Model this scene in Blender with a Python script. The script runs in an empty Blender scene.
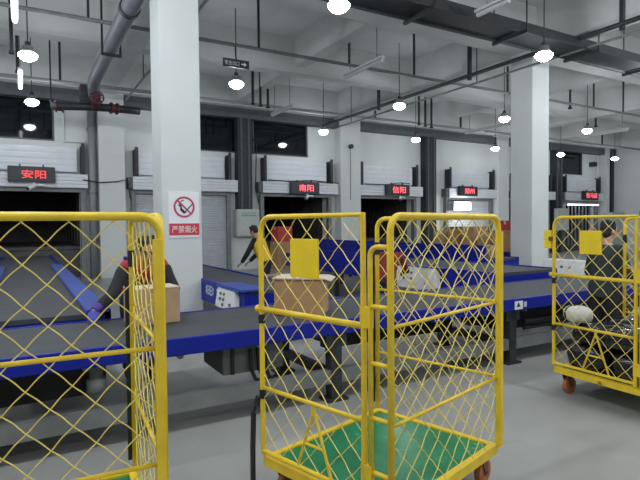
import bpy, bmesh, math, random
from mathutils import Vector, Matrix
random.seed(7)
R = math.radians
col = bpy.context.scene.collection
scene = bpy.context.scene

# ------------------------------------------------------------------ materials
MATS = {}
def mat(name, rgb, rough=.5, metal=0., spec=.5, var=0., vscale=6., bump=0., bscale=40., emit=None, estr=0., rvar=0., stretch=None):
    if name in MATS: return MATS[name]
    m = bpy.data.materials.new(name); m.use_nodes = True
    nt = m.node_tree; b = nt.nodes['Principled BSDF']
    b.inputs['Base Color'].default_value = (*rgb, 1); b.inputs['Roughness'].default_value = rough
    b.inputs['Metallic'].default_value = metal; b.inputs['Specular IOR Level'].default_value = spec
    tc = nt.nodes.new('ShaderNodeTexCoord'); src = tc.outputs['Object']
    if stretch:
        mp = nt.nodes.new('ShaderNodeMapping'); mp.inputs['Scale'].default_value = stretch
        nt.links.new(src, mp.inputs['Vector']); src = mp.outputs['Vector']
    n = nt.nodes.new('ShaderNodeTexNoise'); n.inputs['Scale'].default_value = vscale; n.inputs['Detail'].default_value = 6
    nt.links.new(src, n.inputs['Vector'])
    v = max(var, .02)
    r = nt.nodes.new('ShaderNodeValToRGB')
    r.color_ramp.elements[0].position = .3; r.color_ramp.elements[1].position = .7
    r.color_ramp.elements[0].color = (*[c*(1-v) for c in rgb], 1)
    r.color_ramp.elements[1].color = (*[min(1, c*(1+v)) for c in rgb], 1)
    nt.links.new(n.outputs['Fac'], r.inputs['Fac']); nt.links.new(r.outputs['Color'], b.inputs['Base Color'])
    if rvar:
        mr = nt.nodes.new('ShaderNodeMapRange'); mr.inputs['To Min'].default_value = rough-rvar; mr.inputs['To Max'].default_value = rough+rvar
        nt.links.new(n.outputs['Fac'], mr.inputs['Value']); nt.links.new(mr.outputs['Result'], b.inputs['Roughness'])
    if bump:
        n2 = nt.nodes.new('ShaderNodeTexNoise'); n2.inputs['Scale'].default_value = bscale
        nt.links.new(src, n2.inputs['Vector'])
        bp = nt.nodes.new('ShaderNodeBump'); bp.inputs['Strength'].default_value = bump; bp.inputs['Distance'].default_value = .02
        nt.links.new(n2.outputs['Fac'], bp.inputs['Height']); nt.links.new(bp.outputs['Normal'], b.inputs['Normal'])
    if emit:
        b.inputs['Emission Color'].default_value = (*emit, 1); b.inputs['Emission Strength'].default_value = estr
    MATS[name] = m
    return m

def M(k): return MATS[k]
mat('wall_paint', (.66, .68, .67), .8, var=.05, vscale=.7)
mat('column_paint', (.62, .64, .635), .6, var=.03, vscale=1.5)
mat('ceiling_concrete', (.62, .63, .63), .9, var=.12, vscale=.8)
mat('beam_concrete', (.60, .61, .60), .9, var=.10, vscale=.9)
mat('dark_grey', (.10, .11, .12), .7, var=.1)
mat('floor_concrete', (.325, .322, .308), .42, var=.13, vscale=.9, rvar=.10, bump=.05, bscale=9)
mat('yellow_paint', (.80, .55, .025), .42, var=.10, vscale=9)
mat('yellow_wire', (.84, .66, .16), .45, var=.10, vscale=14)
mat('yellow_sheet', (.84, .60, .015), .45, var=.06, vscale=8)
mat('green_board', (.012, .19, .075), .24, var=.20, vscale=5, rvar=.12)
mat('castor_rubber', (.42, .13, .04), .55, var=.3, vscale=20)
mat('rust_steel', (.16, .09, .05), .7, metal=.3, var=.4, vscale=25)
mat('black_rubber', (.012, .012, .013), .6, var=.2)
mat('belt_rubber', (.050, .055, .063), .62, var=.16, vscale=3, stretch=(.4, 4, 4))
mat('blue_paint', (.004, .014, .27), .45, spec=.3, var=.12, vscale=4)
mat('blue_guard', (.035, .075, .36), .45, var=.12, vscale=4)
mat('dark_steel', (.032, .036, .040), .5, metal=.2, var=.2)
mat('grey_steel', (.20, .21, .21), .5, metal=.2, var=.15)
mat('pipe_grey', (.30, .31, .32), .55, metal=.2, var=.1)
mat('duct_grey', (.20, .21, .235), .5, metal=.2, var=.1)
mat('motor_grey', (.11, .115, .115), .55, var=.15)
mat('control_white', (.74, .75, .75), .5, var=.05)
mat('lettering_white', (.55, .58, .75), .6)
mat('shutter_white', (.66, .68, .72), .4, metal=.1, var=.05, vscale=3)
mat('shutter_grey', (.48, .50, .54), .45, metal=.2, var=.08, vscale=3)
mat('night_glass', (.006, .009, .013), .06, spec=.6)
mat('frame_alu', (.10, .105, .11), .5, metal=.3)
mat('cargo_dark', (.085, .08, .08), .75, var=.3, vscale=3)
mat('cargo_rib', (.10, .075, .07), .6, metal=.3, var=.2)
mat('cardboard', (.43, .25, .12), .8, var=.12, vscale=6)
mat('cardboard_pale', (.43, .28, .16), .8, var=.12, vscale=6)
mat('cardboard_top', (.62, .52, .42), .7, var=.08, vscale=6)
mat('tape', (.62, .50, .34), .35)
mat('red_box', (.5, .05, .05), .6)
mat('sack_white', (.58, .57, .54), .75, var=.1, vscale=9, bump=.25, bscale=22)
mat('bag_black', (.012, .013, .018), .18, spec=.7, var=.3, vscale=6, bump=.9, bscale=11)
mat('led_case', (.016, .022, .026), .4)
mat('led_red', (.6, .02, .02), .5, emit=(1., .05, .05), estr=2.4)
mat('led_pink', (.6, .05, .05), .5, emit=(1., .13, .16), estr=2.4)
mat('lamp_light', (.9, .95, 1.), .5, emit=(.88, .95, 1.), estr=66.)
mat('tube_light', (.9, .95, 1.), .5, emit=(.85, .88, 1.), estr=9.)
mat('tube_dead', (.5, .52, .52), .4)
mat('lamp_housing', (.35, .36, .37), .4, metal=.6)
mat('sign_white', (.80, .80, .82), .5)
mat('sign_red', (.60, .04, .06), .5)
mat('sign_ring', (.50, .05, .13), .5)
mat('sign_black', (.02, .02, .025), .5)
mat('exit_green', (.0, .3, .14), .5, emit=(.05, .7, .35), estr=.35)
mat('exit_dark', (.010, .020, .018), .4)
mat('cabinet_grey', (.50, .53, .50), .5, var=.05)
mat('green_print', (.10, .32, .22), .6)
mat('valve_red', (.10, .025, .03), .5, var=.2)
mat('skin', (.52, .29, .20), .55, var=.08, vscale=12)
mat('hair_black', (.010, .009, .009), .6, bump=.4, bscale=60)
mat('jacket_red', (.42, .018, .03), .75, var=.15, vscale=8)
mat('cloth_black', (.013, .013, .016), .8, var=.2, vscale=8)
mat('cloth_orange', (.65, .12, .03), .75, var=.15, vscale=8)
mat('vest_yellow', (.80, .50, .01), .6, var=.1, vscale=8)
mat('jacket_maroon', (.18, .012, .012), .75, var=.2, vscale=8)
mat('jacket_green', (.016, .026, .024), .75, var=.25, vscale=9)
mat('jeans', (.02, .028, .055), .8, var=.2, vscale=9)
mat('glove_blue', (.05, .07, .40), .7)
mat('cuff_purple', (.10, .05, .28), .7, var=.2)
mat('eye_dark', (.01, .008, .008), .3)
mat('lips', (.40, .15, .12), .5)

# ------------------------------------------------------------------ mesh builder
ORG = {}
class MB:
    def __init__(s): s.v = []; s.f = []
    def add(s, vs, fs):
        o = len(s.v); s.v += [tuple(v) for v in vs]; s.f += [tuple(i+o for i in f) for f in fs]; return s
    def box(s, x0, x1, y0, y1, z0, z1):
        v = [(x, y, z) for z in (z0, z1) for y in (y0, y1) for x in (x0, x1)]
        return s.add(v, [(0,2,3,1),(4,5,7,6),(0,1,5,4),(2,6,7,3),(0,4,6,2),(1,3,7,5)])
    def obox(s, c, ax, ay, az, hx, hy, hz):
        c = Vector(c); ax, ay, az = [Vector(a).normalized() for a in (ax, ay, az)]
        v = [c+ax*hx*i+ay*hy*j+az*hz*k for k in (-1,1) for j in (-1,1) for i in (-1,1)]
        return s.add(v, [(0,2,3,1),(4,5,7,6),(0,1,5,4),(2,6,7,3),(0,4,6,2),(1,3,7,5)])
    def bar(s, p, q, w, h):
        p, q = Vector(p), Vector(q); d = (q-p)
        up = Vector((0,0,1)) if abs(d.normalized().z) < .95 else Vector((1,0,0))
        a = d.cross(up).normalized(); b = a.cross(d).normalized()
        return s.obox((p+q)/2, d, a, b, d.length/2, w/2, h/2)
    def tube(s, pts, r, n=8, cap=True):
        pts = [Vector(p) for p in pts]
        rs = r if isinstance(r, (list, tuple)) else [r]*len(pts)
        t = (pts[1]-pts[0]).normalized()
        a = t.orthogonal().normalized()
        rings = []
        for i, p in enumerate(pts):
            if i == 0: tt = pts[1]-pts[0]
            elif i == len(pts)-1: tt = pts[-1]-pts[-2]
            else: tt = (pts[i+1]-p).normalized()+(p-pts[i-1]).normalized()
            tt.normalize(); a = (a-tt*a.dot(tt)); a = a.normalized() if a.length > 1e-6 else tt.orthogonal().normalized()
            b = tt.cross(a)
            rings.append([p+(a*math.cos(2*math.pi*k/n)+b*math.sin(2*math.pi*k/n))*rs[i] for k in range(n)])
        vs = [v for rg in rings for v in rg]
        fs = [(i*n+k, i*n+(k+1) % n, (i+1)*n+(k+1) % n, (i+1)*n+k) for i in range(len(pts)-1) for k in range(n)]
        if cap: fs += [tuple(range(n-1, -1, -1)), tuple((len(pts)-1)*n+k for k in range(n))]
        return s.add(vs, fs)
    def loft(s, rings):           # rings: list of (center, ax vector, ay vector) ellipses
        n = 16; vs = []; m = len(rings)
        for c, ax, ay in rings:
            c, ax, ay = Vector(c), Vector(ax), Vector(ay)
            vs += [c+ax*math.cos(2*math.pi*k/n)+ay*math.sin(2*math.pi*k/n) for k in range(n)]
        fs = [(i*n+k, i*n+(k+1) % n, (i+1)*n+(k+1) % n, (i+1)*n+k) for i in range(m-1) for k in range(n)]
        fs += [tuple(range(n-1, -1, -1)), tuple((m-1)*n+k for k in range(n))]
        return s.add(vs, fs)
    def ball(s, c, rx, ry=None, rz=None, rot=None, nu=14, nv=9):
        ry = ry or rx; rz = rz or rx; c = Vector(c); vs = []; fs = []
        for j in range(1, nv):
            th = math.pi*j/nv
            for i in range(nu):
                ph = 2*math.pi*i/nu
                p = Vector((rx*math.sin(th)*math.cos(ph), ry*math.sin(th)*math.sin(ph), rz*math.cos(th)))
                vs.append(c+(rot @ p if rot else p))
        top = Vector((0,0,rz)); 
        vs.append(c+(rot @ top if rot else top)); vs.append(c-(rot @ top if rot else top))
        T, B = len(vs)-2, len(vs)-1
        for j in range(nv-2):
            for i in range(nu): fs.append((j*nu+i, (j+1)*nu+i, (j+1)*nu+(i+1) % nu, j*nu+(i+1) % nu))
        for i in range(nu):
            fs.append((T, i, (i+1) % nu)); fs.append((B, (nv-2)*nu+(i+1) % nu, (nv-2)*nu+i))
        return s.add(vs, fs)
    def lathe(s, prof, c=(0,0,0), n=24):     # prof: (r, z) from bottom to top
        c = Vector(c); m = len(prof)
        vs = [c+Vector((r*math.cos(2*math.pi*k/n), r*math.sin(2*math.pi*k/n), z)) for r, z in prof for k in range(n)]
        fs = [(i*n+k, i*n+(k+1) % n, (i+1)*n+(k+1) % n, (i+1)*n+k) for i in range(m-1) for k in range(n)]
        fs += [tuple(range(n-1, -1, -1)), tuple((m-1)*n+k for k in range(n))]
        return s.add(vs, fs)
    def poly(s, pts, d):          # extrude polygon along vector d
        n = len(pts); d = Vector(d); a = [Vector(p) for p in pts]
        return s.add(a+[p+d for p in a], [tuple(range(n-1, -1, -1)), tuple(range(n, 2*n))]+[(i, (i+1) % n, n+(i+1) % n, n+i) for i in range(n)])
    def build(s, name, m, parent=None, kind=None, smooth=False, bevel=0., label=None):
        o0 = ORG.get(parent.name, Vector()) if parent else Vector()
        me = bpy.data.meshes.new(name)
        me.from_pydata([tuple(Vector(v)-o0) for v in s.v], [], s.f)
        bm = bmesh.new(); bm.from_mesh(me); bmesh.ops.recalc_face_normals(bm, faces=bm.faces)
        if bevel: bmesh.ops.bevel(bm, geom=bm.edges[:], offset=bevel, segments=2, affect='EDGES', clamp_overlap=True)
        bm.to_mesh(me); bm.free()
        me.materials.append(m if not isinstance(m, str) else MATS[m])
        if smooth:
            for p in me.polygons: p.use_smooth = True
        ob = bpy.data.objects.new(name, me); col.objects.link(ob)
        if parent: ob.parent = parent; ORG[ob.name] = o0.copy()
        if kind: ob['kind'] = kind
        if label: ob['label'] = label
        return ob

def thing(name, label, cat, loc=(0,0,0), rz=0., group=None):
    o = bpy.data.objects.new(name, None); col.objects.link(o)
    o.empty_display_size = .1
    o.location = loc; o.rotation_euler = (0, 0, rz); o['label'] = label; o['category'] = cat
    if group: o['group'] = group
    ORG[o.name] = Vector(loc) if rz == 0 else Vector()
    return o
def tag(o, label, cat, group=None):
    o['label'] = label; o['category'] = cat
    if group: o['group'] = group
    return o
def kids(o): return [c for c in bpy.data.objects if c.parent == o]
def copy_tree(o, parent=None):
    c = o.copy(); col.objects.link(c)
    if parent: c.parent = parent
    for ch in kids(o): copy_tree(ch, c)
    return c
def struct(name, mb, m, **k): return mb.build(name, m, None, kind='structure', **k)

def text_mesh(name, body, m, parent, center, width, height, ax=(1,0,0), up=(0,0,1), depth=.004):
    cu = bpy.data.curves.new(name, 'FONT'); cu.body = body; cu.align_x = 'CENTER'; cu.align_y = 'CENTER'
    cu.size = 1; cu.extrude = .001; cu.resolution_u = 3
    t = bpy.data.objects.new(name, cu); col.objects.link(t)
    bpy.context.view_layer.update()
    me = bpy.data.meshes.new_from_object(t.evaluated_get(bpy.context.evaluated_depsgraph_get()))
    bpy.data.objects.remove(t)
    xs = [v.co.x for v in me.vertices]; ys = [v.co.y for v in me.vertices]
    if not xs: return None
    cx, cy = (max(xs)+min(xs))/2, (max(ys)+min(ys))/2
    sx, sy = width/(max(xs)-min(xs)), height/(max(ys)-min(ys))
    A, U = Vector(ax).normalized(), Vector(up).normalized(); N = A.cross(U)
    o0 = ORG.get(parent.name, Vector()); c = Vector(center)-o0
    for v in me.vertices:
        v.co = c+A*((v.co.x-cx)*sx)+U*((v.co.y-cy)*sy)+N*(depth if v.co.z > 0 else 0.)
    me.materials.append(MATS[m]); me.name = name
    o = bpy.data.objects.new(name, me); col.objects.link(o); o.parent = parent; ORG[o.name] = o0.copy()
    return o

# ------------------------------------------------------------------ the setting
WY = 17.8                       # inner face of the dock wall
XL, XR, YB = -9., 30., -8.
CZ = 6.75
b = MB(); b.box(XL-.3, XR+.3, YB-.3, WY+8, -.2, 0); struct('floor', b, 'floor_concrete')
b = MB(); b.box(XL-.3, XR+.3, YB-.3, WY+.4, CZ, CZ+.25); struct('ceiling', b, 'ceiling_concrete')
docks = [(-1.6, 1.6), (3.25, 6.35), (7.79, 10.57), (12.1, 14.95), (17.0, 19.75), (21.4, 24.1), (25.4, 28.4)]
wins = [(-3.4, .93), (5.2, 9.77), (25.1, 27.35)]
DZ = 2.75; WZ0, WZ1 = 4.24, 5.72
b = MB(); xs = XL-.3
for a, c in docks: b.box(xs, a, WY, WY+.3, 0, DZ); xs = c
b.box(xs, XR+.3, WY, WY+.3, 0, DZ)
b.box(XL-.3, XR+.3, WY, WY+.3, DZ, WZ0)
xs = XL-.3
for a, c in wins: b.box(xs, a, WY, WY+.3, WZ0, WZ1); xs = c
b.box(xs, XR+.3, WY, WY+.3, WZ0, WZ1)
b.box(XL-.3, XR+.3, WY, WY+.3, WZ1, CZ)
struct('wall_back', b, 'wall_paint')
b = MB(); b.box(XR, XR+.3, YB, WY, 0, CZ); struct('wall_right', b, 'wall_paint')
b = MB(); b.box(XL-.3, XL, YB, WY, 0, CZ); struct('wall_left', b, 'wall_paint')
b = MB(); b.box(XL, XR, YB-.3, YB, 0, CZ); struct('wall_front', b, 'wall_paint')
# windows: night outside
for i, (a, c) in enumerate(wins):
    b = MB(); b.box(a, c, WY+.10, WY+.13, WZ0, WZ1)
    w = struct('window_%d' % (i+1), b, 'night_glass')
    f = MB(); t = .05
    f.box(a, c, WY+.03, WY+.10, WZ0, WZ0+t); f.box(a, c, WY+.03, WY+.10, WZ1-t, WZ1)
    n = max(1, round((c-a)/2.2)); 
    for k in range(n+1):
        x = a+(c-a-t)*k/n; f.box(x, x+t, WY+.03, WY+.10, WZ0, WZ1)
    f.build('window_frame', 'frame_alu', w)
# ceiling beams
def trim(i, x0, x1, y0, y1, z0, z1, m='beam_concrete'):
    b = MB(); b.box(x0, x1, y0, y1, z0, z1); struct('trim_%d' % i, b, m)
ti = 1
for y, z, w in ((-4.5, 5.85, .4), (0, 5.75, .6), (4.2, 5.95, .35), (8.5, 5.75, .62), (12.95, 5.80, .40)):
    trim(ti, XL, XR, y-w/2, y+w/2, z, CZ); ti += 1
trim(ti, XL, XR, 17.15, WY, 5.80, CZ, 'beam_concrete'); ti += 1
trim(ti, XL, XR, 17.45, WY, 5.45, 5.80, 'dark_grey'); ti += 1  # dark grey strip along the top of the dock wall
for x, z, w in ((-6.8, 5.75, .5), (-2.2, 5.95, .35), (2.3, 5.76, .5), (6.75, 5.96, .32), (11.0, 5.76, .5), (15.5, 5.96, .32), (20, 5.76, .5), (24.6, 5.96, .32)):
    trim(ti, x-w/2, x+w/2, YB, WY, z, CZ); ti += 1
# free columns and wall pilasters
def column(x0, x1, y0, y1, z1=5.75):
    b = MB(); b.box(x0, x1, y0, y1, 0, z1); return b
for x0 in (1.90, 10.62):
    b = column(x0, x0+.63, 8.2, 8.83); struct('column', b, 'column_paint', bevel=.012)
for x0, x1 in ((2.12, 2.88), (11.0, 11.95), (20.0, 20.75), (28.9, 29.2)):
    b = column(x0, x1, 17.35, WY, 5.8)
    struct('trim_%d' % ti, b, 'wall_paint'); ti += 1

# ------------------------------------------------------------------ dock doors
def shutter_slats(b, x0, x1, y, z0, z1, pitch, d=.02):
    n = max(1, round((z1-z0)/pitch)); h = (z1-z0)/n
    for k in range(n):
        z = z0+k*h
        b.poly([(x0, y, z), (x0, y-d, z+h*.25), (x0, y-d, z+h*.75), (x0, y, z+h), (x0, y+.02, z+h), (x0, y+.02, z)], (x1-x0, 0, 0))
names = ['under the 安阳 sign', 'of the closed dock behind the left column', 'under the 南阳 sign', 'under the 信阳 sign', 'under the 郑州 sign, lowered halfway', 'of the dock hidden behind the right column', 'under the 驻马店 sign']
drop = [None, 0.0, None, None, 1.45, 0.0, None]
for i, (a, c) in enumerate(docks):
    t = thing('roller_shutter', 'white roller shutter with ribbed housing '+names[i], 'roller shutter', ((a+c)/2, WY, 0), group='roller shutters on the dock wall')
    b = MB(); x0, x1 = a-.12, c+.35
    if i == 0: x0, x1 = a-.3, c+.2
    b.box(x0, x1, 17.42, WY, 2.80, 3.22); shutter_slats(b, x0, x1, 17.42, 2.80, 3.22, .105, .008)
    b.build('housing', 'shutter_white', t)
    b = MB(); b.box(a+.08, c-.08, 17.62, WY, 3.30, 4.04); shutter_slats(b, a+.08, c-.08, 17.62, 3.30, 4.04, .185, .006)
    b.build('upper_panel', 'shutter_white', t)
    for x in (a-.05, c+.02):
        b = MB(); b.box(x, x+.13, 17.5, WY, 3.23, 4.10); b.box(x+.015, x+.115, 17.46, 17.5, 3.3, 4.18); b.build('bracket', 'dark_steel', t)
    for x in (a-.14, c):
        b = MB(); b.box(x, x+.14, 17.6, WY, 0, 2.79); b.build('guide_rail', 'grey_steel', t)
    b = MB(); b.box(a, c, 17.58, WY, 2.68, 2.795); b.build('lintel', 'grey_steel', t)
    b = MB(); b.box(x0-.14, x0-.005, 17.45, WY, 2.84, 3.2); b.build('motor_cover', 'motor_grey', t)
    if drop[i] is not None:
        b = MB(); shutter_slats(b, a, c, 17.74, drop[i], 2.68, .085, .012); b.build('curtain', 'shutter_grey' if i == 1 else 'shutter_white', t)
        if drop[i] > 0:
            b = MB(); b.box(a, c, 17.7, 17.77, drop[i]-.09, drop[i]); b.build('bottom_bar', 'dark_steel', t)
# dark truck bodies backed up to the open docks
for i in (0, 2, 3, 4, 6):
    a, c = docks[i]
    t = thing('truck_body', 'dark truck cargo body behind the dock door '+names[i], 'truck', ((a+c)/2, WY+.35, 0), group='truck bodies behind the open docks')
    x0, x1, y0, y1 = a-.1, c+.1, WY+.32, WY+6.5
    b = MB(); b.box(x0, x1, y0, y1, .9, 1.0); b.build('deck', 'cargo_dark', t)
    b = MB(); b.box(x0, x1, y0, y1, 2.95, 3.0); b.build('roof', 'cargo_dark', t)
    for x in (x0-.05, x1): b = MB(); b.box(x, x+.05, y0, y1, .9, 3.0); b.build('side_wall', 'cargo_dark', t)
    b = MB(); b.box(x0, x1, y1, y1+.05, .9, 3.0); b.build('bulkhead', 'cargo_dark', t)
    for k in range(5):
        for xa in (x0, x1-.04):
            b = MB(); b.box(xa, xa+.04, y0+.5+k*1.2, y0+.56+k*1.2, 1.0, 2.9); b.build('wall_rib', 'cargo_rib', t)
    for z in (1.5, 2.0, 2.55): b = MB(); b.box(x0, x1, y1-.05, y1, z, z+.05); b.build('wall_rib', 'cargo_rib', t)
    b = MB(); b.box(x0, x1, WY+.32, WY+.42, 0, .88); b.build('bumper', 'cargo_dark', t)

# LED destination signs
leds = [(.29, 3.16, 1.22, .46, '安阳', .62, .24, 'led_red'), (9.36, 3.01, 1.24, .44, '南阳', .62, .26, 'led_pink'), (13.82, 3.05, 1.26, .46, '信阳', .70, .28, 'led_pink'),
        (17.95, 3.10, 1.18, .44, '郑州', .62, .26, 'led_pink'), (27.35, 3.09, 1.40, .48, '驻马店', 1.0, .28, 'led_pink')]
cams = [(.34, 0), (9.45, 1), (13.95, 2)]
where = ['first from the left', 'above the dock left of the middle trolley', 'above the dock behind the middle trolley', 'over the half-lowered bright shutter', 'at the far right beside the room corner']
for i, (x, z, w, h, s, tw, th, m) in enumerate(leds):
    t = thing('led_sign', 'black LED sign with red glowing characters %s, %s' % (s, where[i]), 'sign', (x, 17.2, z-h/2), group='LED signs over the docks')
    b = MB(); b.box(x-w/2, x+w/2, 17.28, 17.40, z-h/2, z+h/2); b.build('casing', 'led_case', t, bevel=.012)
    b = MB(); b.box(x-w/2+.05, x+w/2-.05, 17.268, 17.28, z-h/2+.04, z+h/2-.04); b.build('display', 'led_case', t)
    text_mesh('characters', s, m, t, (x+(.04 if i else .05), 17.262, z), tw, th, depth=.006)
    for dx in (-.3, .3): b = MB(); b.box(x+dx-.02, x+dx+.02, 17.33, 17.37, z+h/2, z+h/2+.07); b.box(x+dx-.02, x+dx+.02, 17.33, 17.42, z+h/2+.05, z+h/2+.07); b.build('mounting_bracket', 'dark_steel', t)
for (x, i) in cams:
    z = leds[i][1]-leds[i][3]/2
    t = thing('security_camera', 'small white security camera under the %s sign' % leds[i][4], 'camera', (x, 17.3, z-.02), group='security cameras under the signs')
    b = MB(); b.box(x-.03, x+.03, 17.29, 17.35, z-.06, z-.003); b.build('mount', 'control_white', t)
    b = MB(); b.tube([(x+.02, 17.33, z-.10), (x-.16, 17.12, z-.20)], .055, 12); b.tube([(x+.25, 17.3, z-.08), (x-.02, 17.3, z-.08)], .035, 10); b.build('body', 'control_white', t)
    b = MB(); b.tube([(x-.155, 17.126, z-.197), (x-.172, 17.106, z-.207)], .043, 12); b.build('lens', 'sign_black', t)
# bright dock floodlight on the shutter under the fourth sign
t = thing('floodlight', 'blazing white floodlight in front of the half-lowered shutter', 'lamp', (17.65, 17.35, 2.4))
b = MB(); b.box(17.1, 18.2, 17.36, 17.46, 2.2, 2.62); b.build('housing', 'lamp_housing', t)
mat('flood_light', (1, 1, 1), .5, emit=(.95, .98, 1.), estr=9.)
b = MB(); b.box(17.14, 18.16, 17.345, 17.36, 2.23, 2.59); b.build('lens', 'flood_light', t)
b = MB(); b.box(17.6, 17.7, 17.46, 17.72, 2.4, 2.44); b.build('bracket', 'dark_steel', t)
l = bpy.data.lights.new('floodlight_light', 'POINT'); l.energy = 70; l.shadow_soft_size = .2; l.color = (.95, .98, 1.)
lo = bpy.data.objects.new('floodlight_light', l); col.objects.link(lo); lo.location = (17.65, 16.9, 2.3)
# light bar in the far right dock
t = thing('light_bar', 'lit white light bar across the top of the far right dock opening', 'lamp', (26.9, 17.5, 2.6))
b = MB(); b.box(25.5, 28.3, 17.40, 17.50, 2.60, 2.66); b.build('housing', 'lamp_housing', t)
b = MB(); b.box(25.55, 28.25, 17.40, 17.50, 2.545, 2.598); b.build('tube', 'tube_light', t)
t = thing('strip_curtain', 'grey hanging strip curtain in the far right dock opening', 'curtain', (26.9, 17.9, 0))
for k in range(9):
    b = MB(); b.box(25.55+k*.32, 25.55+k*.32+.13, 17.9, 17.91, .3, 2.74); b.build('strip', 'grey_steel', t)

# dark steel downpipes / stanchions against the wall and grey drainpipe
for (x0, x1, z0, lab) in ((6.73, 7.27, 2.2, 'wide dark grey steel riser on the dock wall right of the closed shutter'), (15.5, 16.12, 0, 'wide dark grey steel riser right of the 信阳 dock'), (24.5, 25.1, 0, 'wide dark grey steel riser just right of the right column')):
    t = thing('steel_riser', lab, 'pillar', ((x0+x1)/2, 17.6, z0), group='dark steel risers on the dock wall')
    b = MB(); b.box(x0, x1, 17.45, WY-.006, z0, 5.44); b.build('casing', 'dark_steel', t)
    b = MB(); b.box(x0+.1, x0+.16, 17.42, 17.45, z0, 5.45); b.build('flange', 'dark_grey', t); b = MB(); b.box(x1-.16, x1-.1, 17.42, 17.45, z0, 5.45); b.build('flange', 'dark_grey', t)
t = thing('drainpipe', 'tall grey drainpipe running up the dock wall beside the left pilaster', 'pipe', (1.95, 17.6, 0))
b = MB(); b.tube([(1.95, 17.62, 0), (1.95, 17.62, 5.3)], .115, 14); b.build('pipe', 'pipe_grey', t, smooth=True)
for z in (1.2, 2.6, 4.6):
    b = MB(); b.lathe([(.135, 0), (.135, .1)], (1.95, 17.62, z), 16); b.build('collar', 'grey_steel', t)
t = thing('conduit', 'thin white conduit pipe bent beside the left window', 'pipe', (1.2, 17.7, 4.3))
b = MB(); b.tube([(1.18, 17.74, 5.4), (1.18, 17.74, 4.25), (1.75, 17.74, 4.25), (1.75, 17.74, 4.0)], .03, 8); b.build('pipe', 'control_white', t)
t = thing('conduit', 'dark thin corner pipe running down the right end of the dock wall', 'pipe', (29.75, 17.6, 0))
b = MB(); b.box(29.6, 29.88, 17.5, WY-.006, 2.2, 5.44); b.build('pipe', 'dark_steel', t)
t = thing('conduit', 'thin white vertical conduit left of the corner beside the far dock', 'pipe', (28.7, 17.7, 3.3))
b = MB(); b.tube([(28.65, 17.74, 5.4), (28.65, 17.74, 3.4)], .04, 8); b.build('pipe', 'control_white', t)
# thin cables on the wall
for pts, lab in (([(1.65, 17.4, 3.06), (2.1, 17.32, 2.98), (2.6, 17.32, 3.02), (2.95, 17.3, 3.1), (3.05, 17.5, 2.5)], 'black cable drooping across the left pilaster from the 安阳 shutter'),
                 ([(7.33, 17.74, 4.9), (7.55, 17.7, 4.6), (7.5, 17.7, 3.0), (7.62, 17.7, 2.4)], 'black cable hanging right of the dark riser beside the 南阳 dock'),
                 ([(7.85, 17.36, 3.27), (8.8, 17.34, 3.24), (9.6, 17.32, 3.31), (10.9, 17.36, 3.24)], 'black cable lying along the top of the 南阳 shutter housing'),
                 ([(12.2, 17.38, 3.26), (13.2, 17.34, 3.25), (14.0, 17.32, 3.36), (14.5, 17.34, 3.34)], 'black cable lying along the top of the 信阳 shutter housing')):
    b = MB(); b.tube(pts, .018, 6); tag(b.build('power_cable', 'black_rubber'), lab, 'cable', 'cables on the dock wall')
# electrical cabinets
t = thing('electrical_cabinet', 'pale grey wall cabinet with green print below the dark riser', 'cabinet', (7.1, 17.45, 1.3))
b = MB(); b.box(6.66, 7.52, 17.42, WY-.006, 1.22, 2.19); b.build('body', 'cabinet_grey', t, bevel=.01)
b = MB(); b.box(6.72, 7.46, 17.40, 17.42, 1.28, 2.14); d = b.build('door', 'cabinet_grey', t)
b = MB()
for k in range(9): b.box(6.82+k*.065, 6.86+k*.065, 17.394, 17.40, 1.94, 1.99)
b.box(6.82, 7.38, 17.394, 17.40, 2.04, 2.06); b.build('printed_line', 'green_print', d)
t = thing('electrical_cabinet', 'grey control cabinet on the wall left of the far right dock', 'cabinet', (24.75, 17.4, 1.2))
b = MB(); b.box(24.3, 25.2, 17.15, 17.40, 1.2, 2.35); b.build('body', 'cabinet_grey', t, bevel=.01)
b = MB(); b.box(24.37, 25.13, 17.13, 17.15, 1.27, 2.28); b.build('door', 'cabinet_grey', t)
t = thing('electrical_cabinet', 'grey cabinet standing in the far room corner', 'cabinet', (29.3, 17.2, 0))
b = MB(); b.box(28.75, 29.95, 16.9, 17.45, 0, 2.15); b.build('body', 'cabinet_grey', t, bevel=.01)
b = MB(); b.box(28.82, 29.88, 16.88, 16.9, .1, 2.1); b.build('door', 'cabinet_grey', t)
# green exit light on the right wall
t = thing('exit_sign', 'small green lit exit sign on the right side wall', 'sign', (29.9, 16.2, 2.0))
b = MB(); b.box(29.93, 30.0, 15.5, 16.1, 1.98, 2.24); b.build('casing', 'exit_green', t)
text_mesh('lettering', '出口', 'sign_white', t, (29.925, 15.8, 2.11), .42, .15, ax=(0,-1,0))
t = thing('alarm_bell', 'small dark round device high on the pilaster between the second and third LED signs', 'device', (11.5, 17.3, 4.7))
b = MB(); b.tube([(11.45, 17.35, 4.72), (11.45, 17.22, 4.72)], .09, 12); b.build('body', 'dark_steel', t)
b = MB(); b.tube([(11.45, 17.335, 4.63), (11.45, 17.335, 2.6)], .012, 6); b.build('cable', 'grey_steel', t)
t = thing('security_camera', 'dark dome camera high on the wall near the far right corner', 'camera', (28.0, 17.7, 4.9))
b = MB(); b.box(27.95, 28.25, 17.5, WY, 4.75, 5.0); b.build('body', 'dark_steel', t)

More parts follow.
